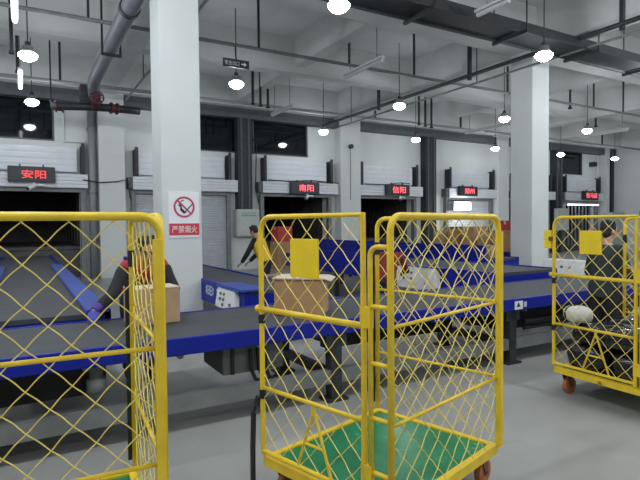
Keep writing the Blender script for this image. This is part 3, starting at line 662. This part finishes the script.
def make_cage(lab):
    t = thing('cage_trolley', lab, 'trolley', (0,0,0), 0, 'yellow cage trolleys'); 
    ORG[t.name] = Vector()
    RT = .0165
    # base
    b = MB()
    for y0, y1 in ((0, .04), (D-.04, D)): b.box(.0, W, y0, y1, .195, .252)
    for x0, x1 in ((0, .04), (W-.04, W)): b.box(x0, x1, .04, D-.04, .195, .252)
    b.box(.0, W, D/2-.02, D/2+.02, .19, .222); b.box(W/2-.02, W/2+.02, 0, D, .19, .222)
    b.build('base_frame', 'yellow_paint', t)
    b = MB(); b.box(.042, W-.042, .042, D-.042, .224, .242); b.build('platform_board', 'green_board', t)
    # castors
    for x, y in ((.08, .08), (W-.08, .08), (.08, D-.08), (W-.08, D-.08)):
        b = MB(); b.box(x-.045, x+.045, y-.04, y+.04, .183, .195)
        for s in (-1, 1): b.poly([(x-.03, y+s*.027, .185), (x+.035, y+s*.027, .185), (x+.05, y+s*.027, .075), (x+.02, y+s*.027, .055)], (0, .004*s, 0))
        b.tube([(x+.035, y-.036, .075), (x+.035, y+.036, .075)], .01, 8)
        c = b.build('castor', 'rust_steel', t)
        b = MB(); b.tube([(x+.035, y-.021, .075), (x+.035, y-.018, .075), (x+.035, y+.018, .075), (x+.035, y+.021, .075)], [.062, .075, .075, .062], 20); b.build('wheel', 'castor_rubber', c)
    # fixed panels: front (y=0) and right (x=W)
    for (P, N, L, lb) in ((lambda s, z: (s, 0, z), (0,1,0), W, 'front'), (lambda s, z: (W, s, z), (1,0,0), D, 'side')):
        b = MB(); b.tube(frame_path(P, L, .252, ZTOP, .075, .075), RT, 10); p = b.build('side_panel', 'yellow_paint', t, smooth=True)
        for z, rr in ((ZM, .0095), (ZL, .0095)):
            b = MB(); b.tube([P(0, z), P(L, z)], rr, 8); b.build('rail', 'yellow_paint', p, smooth=True)
        wire_net(P, N, L, .255, ZTOP, ra=.075, rb=.075).build('wire_mesh', 'yellow_wire', p)
        if lb == 'front':
            b = MB(); b.box(W-.03, W+.004, -.03, .0, .25, 1.55); b.build('corner_angle', 'yellow_paint', p)
    # ladder beside the gate
    g2 = .118
    b = MB(); P = lambda s, z: (0, s, z)
    b.tube([P(g2, .252)]+arc(P(g2-.045, 1.495-.045), (0,1,0), (0,0,1), .045)+[P(0, 1.495)], .0125, 10)
    lad = b.build('ladder_frame', 'yellow_paint', t, smooth=True)
    for z in (1.215, .945, .685, .425):
        b = MB(); b.tube([P(0, z), P(g2, z)], .0115, 8); b.build('rung', 'yellow_paint', lad, smooth=True)
    # gate on x=0 from y=G to D
    L = D-G; P = lambda s, z: (0, G+s, z)
    b = MB(); pts = frame_path(P, L, .262, ZTOP+.008, 0, .085)
    b.tube(pts, .0155, 10); b.tube([P(0, .285), P(L, .285)], .013, 8); g = b.build('gate', 'yellow_paint', t)
    b = MB(); b.tube([P(0, ZM-.01), P(L+.02, ZM-.01)], .0165, 10); b.ball(P(L+.03, ZM-.01), .022); b.build('rail', 'yellow_paint', g, smooth=True)
    b = MB(); b.tube([P(0, ZL-.01), P(L, ZL-.01)], .0125, 8); b.build('rail', 'yellow_paint', g, smooth=True)
    wire_net(P, (1,0,0), L, .285, ZTOP+.008, ra=0, rb=.085).build('wire_mesh', 'yellow_wire', g)
    b = MB(); m = L*.45
    b.tube([P(m-.125, .285), P(m-.012, .60), P(m+.012, .60), P(m+.125, .285)], .0085, 8); b.tube([P(m-.072, .43), P(m+.072, .43)], .0075, 8); b.tube([P(m, .60), P(m, ZL-.01)], .012, 8)
    b.build('brace', 'yellow_paint', g)
    b = MB(); yb = L*.505; b.box(-.024, -.010, G+yb-.103, G+yb+.103, 1.322, 1.528); b.build('sign_plate', 'yellow_sheet', g, bevel=.002)
    for z in (1.16, .40): b = MB(); b.box(-.014, .014, G-.05, G+.012, z-.05, z+.05); b.build('latch', 'yellow_paint', g)
    for z in (1.06, .62): b = MB(); b.tube([P(L, z-.026), P(L, z+.026)], .020, 10); b.build('hinge_sleeve', 'black_rubber', g)
    b = MB(); b.box(W-.036, W-.014, D+.016, D+.032, .30, 1.30); b.build('rubber_strip', 'black_rubber', t); b = MB(); b.tube([(W, D, 1.38), (W, D, 1.47)], .021, 10); b.build('rubber_sleeve', 'black_rubber', t)
    return t
cage = make_cage('yellow mesh cage trolley with green floor in the middle foreground, empty')
cage.location = (1.446, 1.867, 0); cage.rotation_euler.z = R(15.72)
c2_ = copy_tree(cage); c2_.location = (-.619, 2.118, 0); c2_.rotation_euler.z = R(-3.31); c2_['label'] = 'yellow mesh cage trolley cut by the left edge, nearest to the viewer'
c3_ = copy_tree(cage); c3_.location = (4.276, 2.162, 0); c3_.rotation_euler.z = R(-2.2); c3_['label'] = 'yellow mesh cage trolley at the right edge, filled with black parcels'

b = MB(); pts = [(-.012, D+.025, .60), (-.02, D+.035, .55), (-.03, D+.05, .50), (-.035, D+.055, .30), (-.037, D+.055, .03)]
b.v = []; 
for p_, q_ in zip(pts, pts[1:]): b.bar(p_, q_, .035, .012)
b.build('strap', 'black_rubber', cage)
b = MB(); b.box(-.012, .0, D+.022, D+.10, 1.36, 1.53); b.build('side_plate', 'yellow_sheet', c3_)
b = MB(); b.obox((0, D+.02, 1.45), (1,0,0), (0,1,0), (0,0,1), .03, .018, .02); b.build('side_clip', 'rust_steel', c3_)

# black wrapped parcels and white sack in the right trolley
def parcel(x, y, z, sx, sy, sz, rz, lab, m='bag_black', name='wrapped_parcel', cat='parcel', e=.55, group='black wrapped parcels in the right trolley'):
    me_b = MB(); nu, nv = 28, 16; rnd = random.Random(int(x*1000)+int(z*977))
    ph = [rnd.uniform(0, 6.28) for _ in range(6)]
    def sp(c, p): return math.copysign(abs(c)**p, c)
    vs = []; fs = []
    for j in range(nv+1):
        th = -math.pi/2+math.pi*j/nv
        for i in range(nu):
            a = 2*math.pi*i/nu
            wob = 1+.02*math.sin(5*a+ph[0]+3*th)+.018*math.sin(9*a+ph[1]-4*th)+.015*math.sin(6*th+ph[2])
            vs.append((sx/2*sp(math.cos(th), e)*sp(math.cos(a), e)*wob, sy/2*sp(math.cos(th), e)*sp(math.sin(a), e)*wob, sz/2+sz/2*sp(math.sin(th), e)*(1+.03*math.sin(4*a+ph[3]))))
    fs = [(j*nu+i, j*nu+(i+1) % nu, (j+1)*nu+(i+1) % nu, (j+1)*nu+i) for j in range(nv) for i in range(nu)]
    me_b.add(vs, fs)
    o = me_b.build(name, m, smooth=True); o.location = (x, y, z); o.rotation_euler.z = rz
    return tag(o, lab, cat, group)
a0 = R(-2.2)
def cg(u, v): return (4.276+u*math.cos(a0)-v*math.sin(a0), 2.162+u*math.sin(a0)+v*math.cos(a0))
for u, v, z, sx, sy, sz, rz, lab in ((.28, .25, .245, .48, .40, .24, a0, 'black wrapped parcel at the bottom front of the right trolley, near the ladder side'), (.28, .67, .245, .48, .42, .25, a0, 'black wrapped parcel at the bottom of the right trolley by the gate hinge'),
                                     (.80, .25, .245, .50, .40, .25, a0, 'black wrapped parcel at the bottom right front of the right trolley'), (.80, .67, .245, .50, .42, .24, a0, 'black wrapped parcel at the bottom back of the right trolley'),
                                     (.29, .45, .485, .48, .78, .19, a0+.03, 'long glossy black parcel lying on top of the pile behind the gate'), (.80, .45, .485, .48, .76, .20, a0-.03, 'long glossy black parcel on top of the pile at the back')):
    x, y = cg(u, v); parcel(x, y, z, sx, sy, sz, rz, lab)
x, y = cg(.15, .78); parcel(x, y, .672, .22, .25, .155, a0-.5, 'white tied sack lying on the black parcels in the right trolley', 'sack_white', 'tied_sack', 'sack', .7, None)
b = MB()
for k in range(20):
    a1, a2 = 2*math.pi*k/20, 2*math.pi*(k+1)/20
    b.tube([(.113*math.cos(a1), .02, .078+.083*math.sin(a1)), (.113*math.cos(a2), .02, .078+.083*math.sin(a2))], .010, 6)
sk = [o for o in bpy.data.objects if o.name.startswith('tied_sack')][0]
bo = b.build('tie_band', 'black_rubber', sk)

# ------------------------------------------------------------------ people
def remesh(mb, name, m, parent, vox, smooth=4, label=None):
    o = mb.build(name+'_src', m)
    md = o.modifiers.new('r', 'REMESH'); md.mode = 'VOXEL'; md.voxel_size = vox; md.use_smooth_shade = True
    sm = o.modifiers.new('s', 'SMOOTH'); sm.iterations = smooth; sm.factor = .5
    bpy.context.view_layer.update()
    me = bpy.data.meshes.new_from_object(o.evaluated_get(bpy.context.evaluated_depsgraph_get()))
    bpy.data.objects.remove(o)
    me.name = name
    if not me.materials: me.materials.append(MATS[m])
    for p in me.polygons: p.use_smooth = True
    ob = bpy.data.objects.new(name, me); col.objects.link(ob); ob.parent = parent; ORG[ob.name] = Vector()
    if label: ob['label'] = label
    return ob
def person(loc, yaw, lab, lean, arms, headdir, top, sleeve, legs_m, hair_len=0., gloves=None, vest=None, headlean=.5, cuff=None, sidelean=0., s=1., crouch=0., scarf=None):
    """local frame: y forward, x right, z up. arms: per side (elbow, wrist, hand direction)."""
    t = thing('person', lab, 'person', (*loc, 0), yaw); ORG[t.name] = Vector()
    V = Vector
    pel = V((0, -.02, .92-crouch)); tdir = V((math.sin(sidelean), math.sin(lean)*math.cos(sidelean), math.cos(lean)*math.cos(sidelean))).normalized()
    xr = V((1, 0, 0)); xr = (xr-tdir*xr.dot(tdir)).normalized(); fr = tdir.cross(xr)*-1; fr = xr.cross(tdir)*-1 if fr.y < 0 else fr
    if fr.y < 0: fr = -fr
    nb = pel+tdir*.52
    hl = (tdir*(1-headlean)+V((0,0,1))*headlean).normalized()
    hd = V(headdir).normalized()
    hc = nb+hl*.17+fr*.035
    hx = hd.cross(V((0,0,1))).normalized(); hup = hx.cross(hd).normalized()
    hr = Matrix((hx, hd, hup)).transposed()
    def H(p): return hc+hr @ V(p)
    body = MB(); coat = MB(); pants = MB()
    def ringset(vals): return [(pel+tdir*d+fr*o, xr*a, fr*c) for d, a, c, o in vals]
    torso = [(-.08, .155, .11, 0), (.0, .16, .115, 0), (.12, .14, .10, 0), (.28, .155, .112, .01), (.40, .175, .11, .01), (.48, .12, .085, 0), (.53, .06, .055, 0)]
    body.loft(ringset(torso))
    coat.loft(ringset([(-.14, .185, .14, 0), (.0, .185, .14, 0), (.12, .172, .13, 0), (.28, .185, .142, .01), (.40, .20, .135, .01), (.475, .155, .115, 0), (.515, .085, .08, 0)]))
    body.tube([nb-hl*.04, nb+hl*.10], [.058, .052], 12)
    # head
    body.ball(H((0, -.005, .02)), .074, .092, .105, hr); body.ball(H((0, .02, -.055)), .055, .068, .06, hr)
    body.poly([H((-.016, .085, -.03)), H((.016, .085, -.03)), H((.007, .09, .02)), H((-.007, .09, .02))], hd*.02)
    body.ball(H((0, .098, -.022)), .014, .014, .012, hr)
    for sx in (-1, 1): body.ball(H((sx*.076, -.005, -.005)), .012, .022, .032, hr)
    # legs
    hip = .88-crouch
    for sx in (-1, 1):
        hp = V((sx*.09, -.02, hip)); kn = V((sx*.10, .03+crouch*.8, .47-crouch*.3)); an = V((sx*.105, -.03, .085))
        body.tube([hp, hp.lerp(kn, .3), kn, kn.lerp(an, .35), an, an-V((0,0,.05))], [.085, .08, .055, .055, .038, .04], 12)
        body.ball(V((sx*.11, .05, .045)), .042, .11, .04)
        pants.tube([hp+V((0,0,.06)), hp.lerp(kn, .3), kn, kn.lerp(an, .4), an+V((0,0,.02))], [.10, .10, .078, .075, .068], 12)
    pants.loft([(pel+tdir*-.08, xr*.165, V((0,.125,0))), (pel+tdir*.02, xr*.168, fr*.122), (pel+tdir*.06, xr*.165, fr*.118)])
    pants.ball(pel+V((0,0,-.08)), .16, .12, .1)
    
    for sx, (el, wr, hdv) in zip((-1, 1), arms):
        sleeves = MB(); hands = MB(); cuffs = MB()
        sh = nb+tdir*-.055+xr*sx*.175; el, wr, hdv = V(el), V(wr), V(hdv).normalized()
        body.tube([sh-xr*sx*.05, sh, sh.lerp(el, .5), el, el.lerp(wr, .35), wr], [.055, .055, .046, .039, .04, .027], 12)
        sleeves.tube(([sh-xr*sx*.06, sh] if sleeve == top else [sh.lerp(el, .12), sh.lerp(el, .25)])+[sh.lerp(el, .5), el, el.lerp(wr, .4), wr.lerp(el, .08)], [.072, .072, .062, .056, .053, .043], 12)
        if sleeve != top: coat.tube([sh-xr*sx*.06, sh, sh.lerp(el, .22)], [.07, .07, .064], 12)
        cuffs.tube([wr.lerp(el, .30), wr.lerp(el, .02)], [.052, .043], 12)
        # hand: palm, four fingers, thumb
        side = hdv.cross(V((0,0,1))); side = side.normalized() if side.length > .1 else V((1,0,0)); dn = hdv.cross(side).normalized()
        if dn.z > 0: dn = -dn
        for tgt, k in ((body, 1.), (hands, 1.25)):
            pc = wr+hdv*.05
            tgt.loft([(wr, side*.025*k, dn*.017*k), (wr+hdv*.04, side*.037*k, dn*.015*k), (wr+hdv*.085, side*.040*k, dn*.013*k)])
            for fi, (o, ln) in enumerate(((-.030, .062), (-.010, .074), (.011, .070), (.031, .054))):
                p0 = wr+hdv*.075+side*o; p1 = p0+hdv*ln*.5+dn*.006; p2 = p1+hdv*ln*.35+dn*.018; p3 = p2+hdv*ln*.2+dn*.02
                tgt.tube([p0, p1, p2, p3], [.009*k, .0088*k, .008*k, .007*k], 8)
            th = wr+hdv*.025-side*sx*.028
            tgt.tube([th, th-side*sx*.025+hdv*.03, th-side*sx*.028+hdv*.062+dn*.012], [.012*k, .011*k, .009*k], 8)
        if sleeve == top: coat.add(sleeves.v, sleeves.f)
        else: remesh(sleeves, 'sleeve', sleeve, t, .012, 3)
        if gloves: remesh(hands, 'glove', gloves, t, .0075, 3)
        if cuff: remesh(cuffs, 'cuff', cuff, t, .011, 2)
    remesh(body, 'body', 'skin', t, .0075, 3)
    remesh(coat, 'jacket', top, t, .013, 4)
    remesh(pants, 'trousers', legs_m, t, .013, 4)
    if vest:
        v = MB(); v.loft(ringset([(-.05, .198, .155, 0), (.12, .188, .146, 0), (.28, .2, .156, .01), (.40, .222, .152, .01), (.455, .21, .14, 0), (.495, .15, .12, 0), (.51, .10, .09, 0)])); remesh(v, 'vest', vest, t, .013, 4)
    if scarf:
        b = MB(); b.loft([(nb-hl*.03, xr*.10, fr*.09), (nb+hl*.02, xr*.098, fr*.09), (nb+hl*.075, xr*.082, fr*.08)]); remesh(b, 'scarf', scarf, t, .012, 4)
    for sx in (-1, 1):
        b = MB(); b.ball(V((sx*.11, .05, .042)), .052, .125, .042); b.ball(V((sx*.108, -.03, .06)), .05, .06, .055); remesh(b, 'shoe', 'cloth_black', t, .012, 3)
    # hair: shell over the back and the crown
    hb = MB(); hb.ball(H((0, -.025, .036)), .088, .094, .108, hr, 20, 14)
    if hair_len: hb.ball(H((0, -.05, -.03-hair_len*.3)), .08, .06, .07+hair_len, hr)
    for k in range(14):
        a = k*2.4; hb.ball(H((.065*math.cos(a), -.03+.065*math.sin(a), .09+.02*math.sin(k*1.7))), .028, .028, .03, hr, 8, 6)
    remesh(hb, 'hair', 'hair_black', t, .011, 2)
    for sx in (-1, 1):
        b = MB(); b.ball(H((sx*.031, .083, .012)), .013, .008, .007, hr, 10, 6); b.build('eye', 'eye_dark', t)
        b = MB(); b.poly([H((sx*.015, .088, .034)), H((sx*.048, .078, .034)), H((sx*.048, .078, .041)), H((sx*.015, .088, .042))], hd*.006); b.build('eyebrow', 'hair_black', t)
    b = MB(); b.ball(H((0, .082, -.062)), .022, .010, .007, hr, 10, 6); b.build('mouth', 'lips', t)
    t.scale = (s, s, s)
    return t
# person in red leaning on the belt at the left: faces the viewer (yaw 180)
person((1.06, 5.72), R(180), 'person in red jacket with black sleeves leaning over the belt, seen through the left trolley', .90,
       [((-.26, .50, .97), (-.14, .72, .95), (.2, 1, -.2)), ((.34, .52, .95), (.52, .70, .84), (.2, 1, -.35))], (0.0, 1, -.55), 'jacket_red', 'cloth_black', 'jeans', gloves='glove_blue', cuff='cuff_purple', headlean=.45, scarf='cloth_orange')
# yellow vest by the feeder
person((4.42, 10.0), R(38), 'person in yellow vest with black sleeves bending over the feeder right of the left column', .40,
       [((-.25, .30, 1.06), (-.18, .48, .86), (0, .8, -.5)), ((.25, .30, 1.06), (.16, .48, .86), (0, .8, -.5))], (0, 1, -.6), 'cloth_black', 'cloth_black', 'jeans', vest='vest_yellow', headlean=.3, s=.95)
# maroon jacket behind the middle trolley
person((4.86, 6.42), R(-48), 'person in dark red jacket stooping between the conveyors behind the middle trolley', .85,
       [((-.25, .55, .86), (-.10, .74, .80), (0, 1, -.3)), ((.26, .52, .84), (.14, .72, .80), (0, 1, -.3))], (0.2, 1, -.5), 'jacket_maroon', 'jacket_maroon', 'jeans', headlean=.75, hair_len=.03, crouch=.14)
# dark jacket behind the right trolley
person((5.80, 3.50), R(-98), 'person in dark green jacket standing behind the right trolley, head turned right', .12,
       [((-.27, .05, 1.08), (-.24, .24, .90), (.1, .8, -.5)), ((.27, .06, 1.08), (.22, .26, .92), (-.1, .8, -.5))], (.35, 1, -.15), 'jacket_green', 'jacket_green', 'cloth_black', headlean=.6, hair_len=.01, s=.935)

# ------------------------------------------------------------------ camera, world, view
yaw, pit, rol = R(30), R(1.67), R(.55)
fw = Vector((math.sin(yaw)*math.cos(pit), math.cos(yaw)*math.cos(pit), -math.sin(pit)))
r0 = Vector((math.cos(yaw), -math.sin(yaw), 0)); u0 = r0.cross(fw)
rt = math.cos(rol)*r0-math.sin(rol)*u0; up = math.sin(rol)*r0+math.cos(rol)*u0
cd = bpy.data.cameras.new('camera'); cd.sensor_width = 36; cd.lens = 516/640*36; cd.clip_start = .05; cd.clip_end = 200
co = bpy.data.objects.new('camera', cd); col.objects.link(co)
co.matrix_world = Matrix(((rt.x, up.x, -fw.x, 0), (rt.y, up.y, -fw.y, 0), (rt.z, up.z, -fw.z, 1.6), (0, 0, 0, 1)))
scene.camera = co
w = bpy.data.worlds.new('night'); w.use_nodes = True
w.node_tree.nodes['Background'].inputs['Color'].default_value = (.010, .013, .02, 1); w.node_tree.nodes['Background'].inputs['Strength'].default_value = 1
scene.world = w
vs = scene.view_settings; vs.view_transform = 'Standard'; vs.look = 'None'; vs.gamma = 1; vs.use_curve_mapping = False; vs.exposure = -0.36
scene.cycles.use_denoising = True
scene.cycles.max_bounces = 6; scene.cycles.diffuse_bounces = 4
scene.cycles.sample_clamp_indirect = 6
